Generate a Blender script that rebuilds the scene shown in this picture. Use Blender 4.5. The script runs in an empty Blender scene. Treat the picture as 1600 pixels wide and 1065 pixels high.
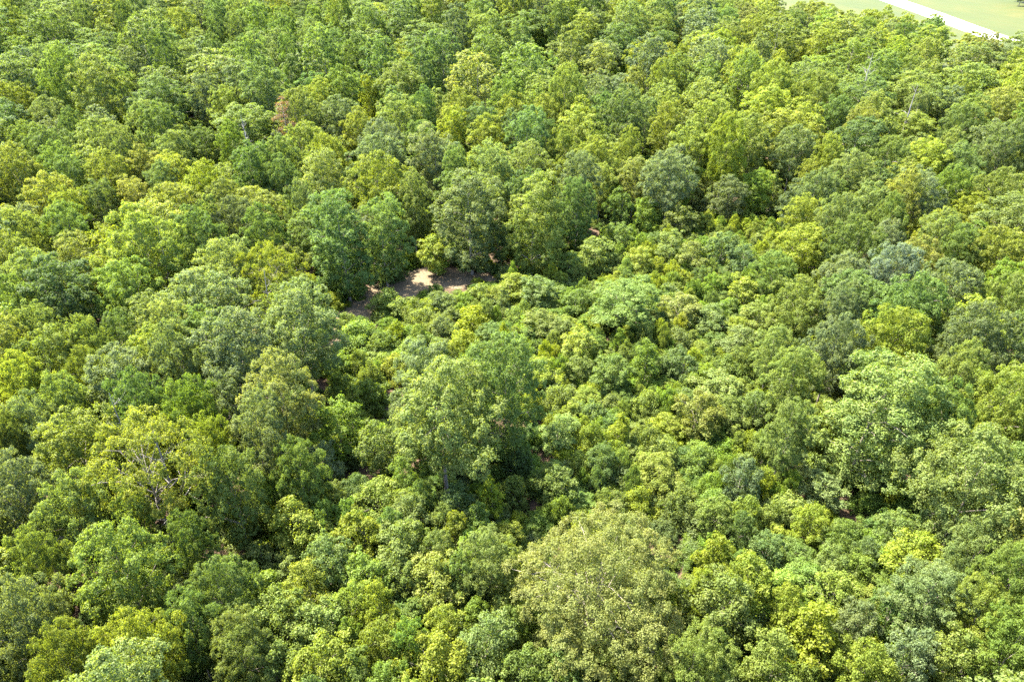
import bpy, math, random
import numpy as np
from mathutils import Vector

# ------------------------------------------------------------------ camera, sky, sun, exposure
S = bpy.context.scene
COL = S.collection
W, H, FPX = 1600.0, 1065.0, 1067.0
CAMZ, PITCH = 52.0, math.radians(32.0)
cd = bpy.data.cameras.new('camera')
cam = bpy.data.objects.new('camera', cd)
COL.objects.link(cam)
cam.location = (0, 0, CAMZ)
cam.rotation_euler = (math.pi / 2 - PITCH, 0, 0)
cd.sensor_width = 36.0
cd.lens = 36.0 * FPX / W
cd.clip_start, cd.clip_end = 0.5, 12000.0
S.camera = cam

SUN_AZ, SUN_EL = math.radians(-58.0), math.radians(60.0)   # azimuth from +Y, negative = left
wd = bpy.data.worlds.new('World')
S.world = wd
wd.use_nodes = True
nt = wd.node_tree
bg = nt.nodes['Background']
sky = nt.nodes.new('ShaderNodeTexSky')
sky.sky_type = 'NISHITA'
sky.sun_disc = False
sky.sun_elevation = SUN_EL
sky.sun_rotation = SUN_AZ
sky.dust_density = 1.5
nt.links.new(sky.outputs[0], bg.inputs[0])
bg.inputs[1].default_value = 0.135
sl = bpy.data.lights.new('sun', 'SUN')
sl.energy = 4.7
sl.angle = math.radians(0.53)
sl.color = (1.0, 0.94, 0.8)
sun = bpy.data.objects.new('sun', sl)
COL.objects.link(sun)
sd = Vector((math.sin(SUN_AZ) * math.cos(SUN_EL), math.cos(SUN_AZ) * math.cos(SUN_EL), math.sin(SUN_EL)))
sun.rotation_euler = sd.to_track_quat('Z', 'Y').to_euler()
sun.location = sd * 400
S.view_settings.view_transform = 'Standard'
S.view_settings.look = 'None'
S.view_settings.gamma = 1.0
S.view_settings.use_curve_mapping = False
S.view_settings.exposure = 3.6
S.cycles.use_denoising = False
S.cycles.sample_clamp_indirect = 0.5
S.cycles.use_adaptive_sampling = False
S.cycles.max_bounces = 7
S.cycles.diffuse_bounces = 5
S.cycles.transmission_bounces = 5
S.cycles.glossy_bounces = 2
S.cycles.volume_bounces = 0

rng = np.random.default_rng(11)
random.seed(7)
cp, sp = math.cos(PITCH), math.sin(PITCH)
CAM = np.array([0, 0, CAMZ])


def ray(px, py):
    u, v = (px - W / 2) / FPX, (H / 2 - py) / FPX
    return np.array([u, cp + v * sp, -sp + v * cp])


def at(px, py, z):
    d = ray(px, py)
    return CAM + d * ((z - CAMZ) / d[2])


def proj(p):
    q = np.asarray(p, float) - CAM
    dep = q[..., 1] * cp - q[..., 2] * sp
    up = q[..., 1] * sp + q[..., 2] * cp
    return W / 2 + FPX * q[..., 0] / dep, H / 2 - FPX * up / dep, dep


# ------------------------------------------------------------------ the lie of the land
RISE = 9.0
EDGE_A = at(1288, 4, RISE + 14)[:2]
EDGE_B = at(1600, 58, RISE + 13.2)[:2]
ed = (EDGE_B - EDGE_A) / np.linalg.norm(EDGE_B - EDGE_A)
en = np.array([-ed[1], ed[0]])
if en[1] < 0:
    en = -en


def smooth(a, b, x):
    t = np.clip((x - a) / (b - a), 0, 1)
    return t * t * (3 - 2 * t)


def field_side(x, y):
    """metres beyond the edge of the wood (positive = open field)"""
    d = (x - EDGE_A[0]) * en[0] + (y - EDGE_A[1]) * en[1]
    s = (x - EDGE_A[0]) * ed[0] + (y - EDGE_A[1]) * ed[1]
    return d + 3.0 * np.sin(s * .11) + 2.0 * np.sin(s * .31)


def tz(x, y):
    x = np.asarray(x, float); y = np.asarray(y, float)
    a = smooth(130, 250, y) * (1 - smooth(-90, -20, field_side(x, y)))
    z = 5.5 * np.sin(x * .019 + 1.1) * np.sin(y * .026 + .4) + 3.0 * np.sin(x * .041 - y * .017) + 2.2 * np.sin(y * .055 + x * .02)
    return RISE * smooth(95, 240, y) + a * z + .35 * np.sin(x * .13) * np.sin(y * .11)


def poly(pts, z=0.0):
    return np.array([at(a, b, z)[:2] for a, b in pts])


def inside(P, x, y):
    x = np.asarray(x, float); y = np.asarray(y, float)
    c = np.zeros(x.shape, bool)
    n = len(P)
    for i in range(n):
        x1, y1 = P[i]; x2, y2 = P[(i + 1) % n]
        if y1 == y2:
            continue
        k = (y1 > y) != (y2 > y)
        c ^= k & (x < (x2 - x1) * (y - y1) / (y2 - y1) + x1)
    return c


DIRT_PX = [(505, 520), (520, 498), (548, 470), (566, 452), (598, 436), (640, 424), (690, 421), (735, 426), (775, 433),
           (778, 446), (735, 450), (700, 456), (668, 462), (640, 476), (605, 492), (575, 512), (540, 530), (515, 540)]
DIRT = poly(DIRT_PX)
REGROW = poly([(510, 545), (600, 490), (700, 455), (790, 440), (890, 425), (905, 395), (1010, 362), (1180, 350), (1300, 400),
               (1255, 470), (1235, 560), (1200, 640), (1195, 735), (1290, 815), (1400, 870), (1470, 1000), (1500, 1200),
               (1200, 1200), (1150, 900), (1080, 800), (1000, 780), (860, 800), (848, 640), (830, 545), (720, 540), (620, 590), (560, 610)], 2.0)
BOTTOM = poly([(395, 800), (640, 760), (800, 800), (800, 1200), (380, 1250), (370, 960)], 3.0)


# ------------------------------------------------------------------ materials
def mat(name):
    m = bpy.data.materials.new(name)
    m.use_nodes = True
    t = m.node_tree
    t.nodes.clear()
    return m, t, lambda k, **kw: node(t, k, **kw)


def node(t, k, **kw):
    n = t.nodes.new('ShaderNode' + k)
    for a, b in kw.items():
        setattr(n, a, b)
    return n


def leaf_material():
    m, t, N = mat('leaf')
    L = t.links.new
    tint = N('Attribute', attribute_type='INSTANCER', attribute_name='tint')
    lv = N('Attribute', attribute_type='GEOMETRY', attribute_name='leaf_var')
    tip = N('Attribute', attribute_type='GEOMETRY', attribute_name='tip_var')
    # brightness of each leaf
    mr = N('MapRange'); mr.inputs['To Min'].default_value = .62; mr.inputs['To Max'].default_value = 1.38
    L(lv.outputs['Fac'], mr.inputs['Value'])
    mul = N('VectorMath', operation='SCALE')
    L(tint.outputs['Color'], mul.inputs[0]); L(mr.outputs[0], mul.inputs['Scale'])
    # some sprays yellower, some greener
    hs = N('HueSaturation')
    mh = N('MapRange'); mh.inputs['To Min'].default_value = .508; mh.inputs['To Max'].default_value = .488
    L(tip.outputs['Fac'], mh.inputs['Value']); L(mh.outputs[0], hs.inputs['Hue'])
    hs.inputs['Fac'].default_value = 1.0
    L(mul.outputs[0], hs.inputs['Color'])
    # tan tips, amount carried in the tint's alpha
    gt = N('Math', operation='SUBTRACT'); gt.inputs[1].default_value = .55
    L(tip.outputs['Fac'], gt.inputs[0])
    g2 = N('Math', operation='MULTIPLY', use_clamp=True); g2.inputs[1].default_value = 3.0
    L(gt.outputs[0], g2.inputs[0])
    g3 = N('Math', operation='MULTIPLY', use_clamp=True)
    L(g2.outputs[0], g3.inputs[0]); L(tint.outputs['Alpha'], g3.inputs[1])
    mx = N('Mix', data_type='RGBA')
    L(g3.outputs[0], mx.inputs[0]); L(hs.outputs[0], mx.inputs[6]); mx.inputs[7].default_value = (.118, .118, .032, 1)
    p = N('BsdfPrincipled')
    p.inputs['Roughness'].default_value = .55
    p.inputs['Specular IOR Level'].default_value = .18
    L(mx.outputs[2], p.inputs['Base Color'])
    tr = N('BsdfTranslucent')
    tc = N('Mix', data_type='RGBA', blend_type='MULTIPLY'); tc.inputs[0].default_value = 1.0
    L(mx.outputs[2], tc.inputs[6]); tc.inputs[7].default_value = (1.45, 1.4, .45, 1)
    L(tc.outputs[2], tr.inputs['Color'])
    ms = N('MixShader'); ms.inputs[0].default_value = .52
    L(p.outputs[0], ms.inputs[1]); L(tr.outputs[0], ms.inputs[2])
    o = N('OutputMaterial'); L(ms.outputs[0], o.inputs[0])
    return m


def bark_material(name, c1, c2):
    m, t, N = mat(name)
    L = t.links.new
    tc = N('TexCoord')
    mp = N('Mapping'); mp.inputs['Scale'].default_value = (6, 6, .8)
    L(tc.outputs['Object'], mp.inputs[0])
    n = N('TexNoise'); n.inputs['Scale'].default_value = 2.5; n.inputs['Detail'].default_value = 6
    L(mp.outputs[0], n.inputs['Vector'])
    mx = N('Mix', data_type='RGBA'); mx.inputs[6].default_value = (*c1, 1); mx.inputs[7].default_value = (*c2, 1)
    L(n.outputs[0], mx.inputs[0])
    p = N('BsdfPrincipled'); p.inputs['Roughness'].default_value = .9
    L(mx.outputs[2], p.inputs['Base Color'])
    b = N('Bump'); b.inputs['Strength'].default_value = .8; b.inputs['Distance'].default_value = .05
    L(n.outputs[0], b.inputs['Height']); L(b.outputs[0], p.inputs['Normal'])
    o = N('OutputMaterial'); L(p.outputs[0], o.inputs[0])
    return m


def ground_material(name, cols, scale, scale2, bump=.5, stretch=None):
    m, t, N = mat(name)
    L = t.links.new
    tc = N('TexCoord')
    src = tc.outputs['Object']
    if stretch:
        mp = N('Mapping'); mp.inputs['Scale'].default_value = stretch[:3]; mp.inputs['Rotation'].default_value = (0, 0, stretch[3])
        L(src, mp.inputs[0]); src = mp.outputs[0]
    n1 = N('TexNoise'); n1.inputs['Scale'].default_value = scale; n1.inputs['Detail'].default_value = 8; n1.inputs['Roughness'].default_value = .65
    n2 = N('TexNoise'); n2.inputs['Scale'].default_value = scale2; n2.inputs['Detail'].default_value = 5; n2.inputs['Roughness'].default_value = .7
    L(src, n1.inputs['Vector']); L(src, n2.inputs['Vector'])
    r1 = N('ValToRGB'); e = r1.color_ramp.elements
    e[0].position, e[0].color = .35, (*cols[0], 1); e[1].position, e[1].color = .65, (*cols[1], 1)
    L(n1.outputs[0], r1.inputs[0])
    r2 = N('ValToRGB'); e = r2.color_ramp.elements
    e[0].position, e[0].color = .42, (0, 0, 0, 1); e[1].position, e[1].color = .66, (1, 1, 1, 1)
    L(n2.outputs[0], r2.inputs[0])
    mx = N('Mix', data_type='RGBA'); mx.inputs[7].default_value = (*cols[2], 1)
    L(r2.outputs[0], mx.inputs[0]); L(r1.outputs[0], mx.inputs[6])
    p = N('BsdfPrincipled'); p.inputs['Roughness'].default_value = .95; p.inputs['Specular IOR Level'].default_value = .15
    L(mx.outputs[2], p.inputs['Base Color'])
    b = N('Bump'); b.inputs['Strength'].default_value = bump; b.inputs['Distance'].default_value = .12
    L(n2.outputs[0], b.inputs['Height']); L(b.outputs[0], p.inputs['Normal'])
    o = N('OutputMaterial'); L(p.outputs[0], o.inputs[0])
    return m


M_LEAF = leaf_material()
M_BARK = bark_material('bark', (.09, .07, .055), (.2, .17, .14))
M_DEAD = bark_material('weathered_bark', (.08, .072, .064), (.16, .145, .13))
M_LITTER = ground_material('leaf_litter', [(.02, .013, .008), (.042, .026, .015), (.065, .044, .027)], .5, 6.0)
M_DIRT = ground_material('tan_dirt', [(.065, .048, .028), (.105, .081, .05), (.042, .03, .017)], .35, 3.0)
M_FIELD = ground_material('mown_grass', [(.021, .029, .006), (.040, .038, .007), (.026, .034, .006)], .03, .35, .1, (1, .35, 1, math.radians(-25)))
M_ROAD = ground_material('pale_concrete', [(.36, .35, .33), (.45, .44, .41), (.3, .29, .27)], .2, 2.0, .1)


# ------------------------------------------------------------------ mesh helpers
def mesh_np(name, co, faces3=None, faces4=None, mats=(), attrs=None, smooth_=False, mat_idx=None):
    me = bpy.data.meshes.new(name)
    n3 = 0 if faces3 is None else len(faces3)
    n4 = 0 if faces4 is None else len(faces4)
    loops = []
    if n3: loops.append(np.asarray(faces3, np.int32).ravel())
    if n4: loops.append(np.asarray(faces4, np.int32).ravel())
    loops = np.concatenate(loops)
    tot = np.concatenate([np.full(n3, 3, np.int32), np.full(n4, 4, np.int32)])
    start = np.concatenate([[0], np.cumsum(tot)[:-1]]).astype(np.int32)
    me.vertices.add(len(co)); me.vertices.foreach_set('co', np.asarray(co, np.float32).ravel())
    me.loops.add(len(loops)); me.loops.foreach_set('vertex_index', loops)
    me.polygons.add(n3 + n4)
    me.polygons.foreach_set('loop_start', start)
    try:
        me.polygons.foreach_set('loop_total', tot)
    except Exception:
        pass
    for m in mats:
        me.materials.append(m)
    if mat_idx is not None:
        me.polygons.foreach_set('material_index', np.asarray(mat_idx, np.int32))
    for k, v in (attrs or {}).items():
        a = me.attributes.new(k, 'FLOAT', 'POINT')
        a.data.foreach_set('value', np.asarray(v, np.float32))
    me.update(calc_edges=True)
    if smooth_:
        me.polygons.foreach_set('use_smooth', np.ones(n3 + n4, bool))
    return me


def obj(name, me, parent=None, **props):
    o = bpy.data.objects.new(name, me)
    COL.objects.link(o)
    if parent is not None:
        o.parent = parent
    for k, v in props.items():
        o[k] = v
    return o


def tube(path, radii, sides=7, cap=True):
    """verts and quads of a tapered tube along a path"""
    path = np.asarray(path, float); n = len(path)
    co = []
    for i in range(n):
        t = path[min(i + 1, n - 1)] - path[max(i - 1, 0)]
        t /= np.linalg.norm(t) + 1e-9
        a = np.cross(t, [0.3, .9, .1] if abs(t[2]) > .8 else [0, 0, 1.0]); a /= np.linalg.norm(a) + 1e-9
        b = np.cross(t, a)
        th = np.linspace(0, 2 * math.pi, sides, endpoint=False)
        co.append(path[i] + radii[i] * (np.cos(th)[:, None] * a + np.sin(th)[:, None] * b))
    co = np.concatenate(co)
    f = []
    for i in range(n - 1):
        for j in range(sides):
            k = (j + 1) % sides
            f.append((i * sides + j, i * sides + k, (i + 1) * sides + k, (i + 1) * sides + j))
    return co, np.array(f)


def join_tubes(ts):
    co, f, o = [], [], 0
    for c, q in ts:
        co.append(c); f.append(q + o); o += len(c)
    return np.concatenate(co), np.concatenate(f)


# ------------------------------------------------------------------ growing crowns
def unit(v):
    return v / (np.linalg.norm(v, axis=-1, keepdims=True) + 1e-9)


def profile(kind, t):
    t = np.clip(t, 0, 1)

    def hump(m, lo, up):
        q = np.where(t < m, (m - t) / m, (t - m) / (1 - m))
        return np.clip(1 - q ** np.where(t < m, lo, up), 0, 1) ** .5
    if kind == 'round':
        return hump(.42, 1.8, 2.3) * .95 + .05
    if kind == 'oval':
        return hump(.5, 2.0, 2.6) * .92 + .08
    if kind == 'column':
        return hump(.42, 3.0, 3.0) * np.where(t < .42, .9 + .1 * t / .42, 1) * .94 + .06
    if kind == 'flat':
        return hump(.6, 1.6, 2.4)
    if kind == 'cone':
        return (1 - t ** 1.7) ** .7 * .9 + .1
    return np.sqrt(np.clip(1 - t ** 2, 0, 1))         # dome


def grow(seed, env, R, z0, z1, n_lobe, lobe_r, leaves, leaf, inner=.2, loose=.32, flat=.75, low=.0):
    """returns leaf mesh arrays and the lobes (boughs) of a crown"""
    r = np.random.default_rng(seed)
    ph = r.uniform(0, 6.28, 6)
    asym = r.normal(0, .16 if R < 8 else .05, 2) * R

    def env_r(t, a):
        return R * profile(env, t) * (1 + .16 * np.sin(2 * a + ph[0] + 4 * t) + .13 * np.sin(3 * a + ph[1] - 7 * t) + .09 * np.sin(5 * a + ph[2] + 5 * t))
    lobes = []
    tries = 0
    while len(lobes) < n_lobe and tries < 9000:
        tries += 1
        t = low + (1 - low) * r.uniform() ** .8
        a = r.uniform(0, 6.283)
        f = r.uniform(.4, 1.3) ** .6
        lr = lobe_r * r.uniform(.55, 1.3)
        rr = max(env_r(t, a) - lr * .6, 0) * f
        zz = z0 + (z1 - z0 - lr * .5) * t
        c = np.array([rr * math.cos(a) + asym[0] * t, rr * math.sin(a) + asym[1] * t, zz])
        gap = 1.0 if tries < 4000 else .78
        if all(np.linalg.norm((c - q[0]) / (1, 1, .85)) > gap * (lr + q[1]) * .9 for q in lobes):
            lobes.append((c, lr, t))
    P, Nn, LV, TP = [], [], [], []
    axis = np.array([0, 0, 1.0])
    for c, lr, t in lobes:
        out = np.array([c[0], c[1], 0.0]); out = out / (np.linalg.norm(out) + .4 * R)
        bias = unit(out * .9 + axis * .75)
        n_sub = int(r.integers(11, 18))
        d = unit(r.normal(size=(n_sub * 5, 3)))
        d = d[(d @ bias) > -.1][:n_sub]
        n_sub = len(d)
        sub = c + lr * d * r.uniform(.62, 1.12, (n_sub, 1)) * np.array([1, 1, flat])
        sr = lr * loose * r.uniform(.7, 1.25, n_sub)
        k = int(leaves * (lr / lobe_r) ** 2 * r.uniform(.85, 1.15))
        i = r.integers(0, n_sub, k)
        g = r.normal(size=(k, 3))
        g = unit(g) * (np.abs(r.normal(size=(k, 1))) * .45 + .55)
        g[:, 2] = np.where(g[:, 2] < 0, g[:, 2] * .55, g[:, 2] * .8)
        p = sub[i] + g * sr[i, None]
        nn = unit(.35 * d[i] + .7 * unit(g) + .5 * axis + .45 * r.normal(size=(k, 3)))
        P.append(p); Nn.append(nn)
        lobe_tip = r.uniform()
        sub_tip = np.clip(.6 * lobe_tip + .4 * r.uniform(size=n_sub) + r.normal(0, .08, n_sub), 0, 1)
        TP.append(np.clip(sub_tip[i] + r.normal(0, .12, k), 0, 1))
        LV.append(np.clip(r.normal(.5, .2, k) + (sub_tip[i] - .5) * .2, 0, 1))
    n = int(sum(len(p) for p in P) * inner)
    if n:
        t = low + (1 - low) * r.uniform(size=n); a = r.uniform(0, 6.283, n)
        rr = env_r(t, a) * np.sqrt(r.uniform(size=n)) * .8
        P.append(np.stack([rr * np.cos(a) + asym[0] * t, rr * np.sin(a) + asym[1] * t, z0 + (z1 - z0) * t * .9], 1))
        Nn.append(unit(r.normal(size=(n, 3)) + axis))
        LV.append(r.uniform(.1, .7, n)); TP.append(r.uniform(0, .5, n))
    P = np.concatenate(P); Nn = np.concatenate(Nn); LV = np.concatenate(LV); TP = np.concatenate(TP)
    k = len(P)
    ax = r.normal(size=(k, 3)); ax[:, 2] *= .7
    ax = unit(ax - Nn * np.sum(ax * Nn, 1, keepdims=True))
    side = np.cross(Nn, ax)
    ln = leaf * r.uniform(.65, 1.3, (k, 1)); wd_ = ln * r.uniform(.55, .8, (k, 1)) * .5
    up = Nn * ln * .16
    co = np.stack([P - ax * ln * .5, P + side * wd_ + up, P + ax * ln * .5 - up * .6, P - side * wd_ + up], 1).reshape(-1, 3)
    b = np.arange(k, dtype=np.int32)[:, None] * 4
    f = np.concatenate([b + [0, 1, 2], b + [0, 2, 3]])
    return co, f, np.repeat(LV, 4), np.repeat(TP, 4), lobes


def trunk_arrays(seed, h, r0, lobes, n_limb, z_fork, lean=.3, twigs=True):
    r = np.random.default_rng(seed + 900)
    top = h * .86
    zs = np.linspace(-.4, top, 8)
    wob = np.cumsum(r.normal(0, lean * .22, (8, 2)), 0); wob -= wob[0]
    path = np.column_stack([wob, zs])
    rad = r0 * np.clip(1 - .92 * (np.clip(zs, 0, None) / top) ** 1.1, .05, 1)
    rad[0] *= 1.35
    ts = [tube(path, rad, 8)]
    order = r.permutation(len(lobes))[:n_limb]
    for j in order:
        c, lr, t = lobes[j]
        zf = max(z_fork, min(c[2] - .25 * np.hypot(c[0], c[1]) - .6, top * .93)) * r.uniform(.88, 1.0)
        b = np.array([np.interp(zf, zs, path[:, 0]), np.interp(zf, zs, path[:, 1]), zf])
        e = c - np.array([0, 0, .15 * lr])
        m1 = b + (e - b) * .4 + np.array([0, 0, .12 * np.linalg.norm(e - b)]) + r.normal(0, .12, 3)
        m2 = b + (e - b) * .75 + np.array([0, 0, .08 * np.linalg.norm(e - b)]) + r.normal(0, .1, 3)
        rb = np.interp(zf, zs, rad) * .5
        ts.append(tube([b, m1, m2, e], [rb, rb * .7, rb * .45, rb * .18], 5))
        if twigs:
            for q in range(2):
                e2 = m2 + unit(r.normal(size=3) + [0, 0, .4]) * lr * r.uniform(.7, 1.2)
                ts.append(tube([m2, (m2 + e2) / 2 + r.normal(0, .06, 3), e2], [rb * .35, rb * .22, rb * .08], 4))
    return join_tubes(ts)


PROTO = {}


def proto(key, seed, env, R, h, base, n_lobe, lobe_r, leaves, leaf, **kw):
    z0 = base * h
    tr = dict(n_limb=kw.pop('n_limb', 14), lean=kw.pop('lean', .3), r0=kw.pop('r0', .2))
    co, f, lv, tp, lobes = grow(seed, env, R, z0, h, n_lobe, lobe_r, leaves, leaf, **kw)
    crown = mesh_np('crown_' + key, co, f, mats=[M_LEAF], attrs={'leaf_var': lv, 'tip_var': tp})
    tco, tf = trunk_arrays(seed, h, tr['r0'], lobes, tr['n_limb'], z0 * .85 + .25, tr['lean'])
    trunk = mesh_np('trunk_' + key, tco, None, tf, mats=[M_BARK], smooth_=True)
    R = float(np.percentile(np.hypot(co[:, 0], co[:, 1]), 96))
    PROTO[key] = dict(crown=crown, trunk=trunk, R=R, h=h, base=base, co=co, f=f, lv=lv, tp=tp, tco=tco, tf=tf)


# near trees: leaf by leaf
proto('grand0', 17, 'round', 8.2, 16.0, .2, 150, 1.35, 1300, .165, r0=.36, n_limb=30)
for i in range(4):
    proto('broad%d' % i, 20 + i, 'round', 5.6, 15.5, .3, 74, 1.3, 930, .205, r0=.26)
for i in range(3):
    proto('oval%d' % i, 40 + i, 'oval', 4.6, 16.5, .24, 66, 1.2, 840, .205, r0=.22)
for i in range(3):
    proto('column%d' % i, 60 + i, 'column', 4.6, 17.0, .07, 84, 1.2, 800, .205, low=.0, r0=.24)
for i in range(2):
    proto('flat%d' % i, 70 + i, 'flat', 7.0, 15.0, .42, 64, 1.3, 760, .2, flat=.5, r0=.28, n_limb=30, inner=.03)
for i in range(4):
    proto('young%d' % i, 80 + i, 'oval', 2.5, 7.2, .12, 36, .7, 420, .19, r0=.09, loose=.42)
for i in range(3):
    proto('layer%d' % i, 90 + i, 'cone', 2.5, 7.0, .1, 34, .7, 360, .21, flat=.42, r0=.08, loose=.42)
for i in range(4):
    proto('shrub%d' % i, 100 + i, 'dome', 2.2, 3.2, .02, 34, .62, 330, .18, r0=.05, loose=.6, low=.0, n_limb=10)
# trees of the middle distance: fewer, larger leaf sprays
for i in range(4):
    proto('far_broad%d' % i, 120 + i, 'round', 6.0, 15.5, .22, 78, 1.3, 380, .31, r0=.25, n_limb=8)
for i in range(4):
    proto('far_oval%d' % i, 140 + i, 'oval', 5.0, 18.0, .12, 64, 1.15, 360, .31, r0=.22, n_limb=8)

# ------------------------------------------------------------------ ground, dirt, field, road
gx = np.concatenate([[-6000, -3000, -1500, -900, -600], np.arange(-450, 451, 6.0), [600, 900, 1500, 3000, 6000]])
gy = np.concatenate([[-3000, -1200, -500, -200], np.arange(-80, 721, 6.0), [900, 1200, 2000, 4000, 8000]])
X, Y = np.meshgrid(gx, gy)
co = np.column_stack([X.ravel(), Y.ravel(), tz(X, Y).ravel()])
nx = len(gx)
ii = np.arange(len(gy) - 1)[:, None] * nx + np.arange(nx - 1)[None]
q = np.stack([ii, ii + 1, ii + nx + 1, ii + nx], -1).reshape(-1, 4)
obj('ground', mesh_np('ground', co, None, q, mats=[M_LITTER], smooth_=True), kind='structure')


def sheet(name, P, m, step, off, rough=0.0, extra=None):
    """a flat patch following the ground: grid cells whose centre lies inside the outline, with a ragged edge"""
    x0, y0 = P.min(0) - 1; x1, y1 = P.max(0) + 1
    xs = np.arange(x0, x1, step); ys = np.arange(y0, y1, step)
    X, Y = np.meshgrid(xs, ys)
    cx, cy = X[:-1, :-1] + step / 2, Y[:-1, :-1] + step / 2
    k = inside(P, cx + rough * np.sin(cy * 2.1 + cx), cy + rough * np.sin(cx * 1.7 - cy * .6))
    n = len(xs)
    ii = (np.arange(len(ys) - 1)[:, None] * n + np.arange(n - 1)[None])[k]
    q = np.stack([ii, ii + 1, ii + n + 1, ii + n], -1)
    co = np.column_stack([X.ravel(), Y.ravel(), tz(X, Y).ravel() + off])
    used, inv = np.unique(q, return_inverse=True)
    return obj(name, mesh_np(name, co[used], None, inv.reshape(-1, 4), mats=[m], smooth_=True), kind='structure')


sheet('dirt_path', DIRT, M_DIRT, .4, .05, .5)

# the mown field starts at the edge of the wood and runs on past the frame
fa, fb = EDGE_A - ed * 900, EDGE_B + ed * 260
FIELD = np.array([fa + en * 1, fb + en * 1, fb + en * 1500, fa + en * 1500])


def strip(name, pts, m, z):
    co = [(p[0], p[1], z) for p in pts]
    return obj(name, mesh_np(name, co, None, [tuple(range(4))] if len(pts) == 4 else None, mats=[m]), kind='structure')


def ribbon(name, left, right, m, z):
    n = len(left)
    co = [(*p, z) for p in left] + [(*p, z) for p in right]
    q = [(i, i + 1, n + i + 1, n + i) for i in range(n - 1)]
    return obj(name, mesh_np(name, co, None, q, mats=[m]), kind='structure')


ribbon('field', [FIELD[0], FIELD[3]], [FIELD[1], FIELD[2]], M_FIELD, RISE + .42)
rl = [at(1330, -14, RISE + .4)[:2], at(1374, 0, RISE + .4)[:2], at(1430, 20, RISE + .4)[:2], at(1488, 42, RISE + .4)[:2], at(1545, 64, RISE + .4)[:2]]
rr = [at(1362, -14, RISE + .4)[:2], at(1411, 0, RISE + .4)[:2], at(1470, 20, RISE + .4)[:2], at(1530, 42, RISE + .4)[:2], at(1594, 64, RISE + .4)[:2]]
ribbon('road', rl, rr, M_ROAD, RISE + .43)

# ------------------------------------------------------------------ where every plant stands
TINT = {  # leaf colours (linear), amount of tan tips
    'O': (.124, .145, .022, .3), 'Y': (.118, .152, .010, .05), 'L': (.092, .126, .018, .05), 'M': (.066, .106, .015, .0),
    'D': (.048, .085, .016, .0), 'G': (.076, .106, .030, .05), 'B': (.066, .098, .026, .0), 'K': (.108, .134, .012, .05),
    'V': (.084, .136, .012, .0)}
CNAME = {'O': 'tan-tipped olive', 'Y': 'bright yellow-green', 'L': 'light green', 'M': 'mid-green', 'D': 'deep green', 'G': 'grey-green', 'B': 'bluish green', 'K': 'mustard-green', 'V': 'vivid green'}
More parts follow.
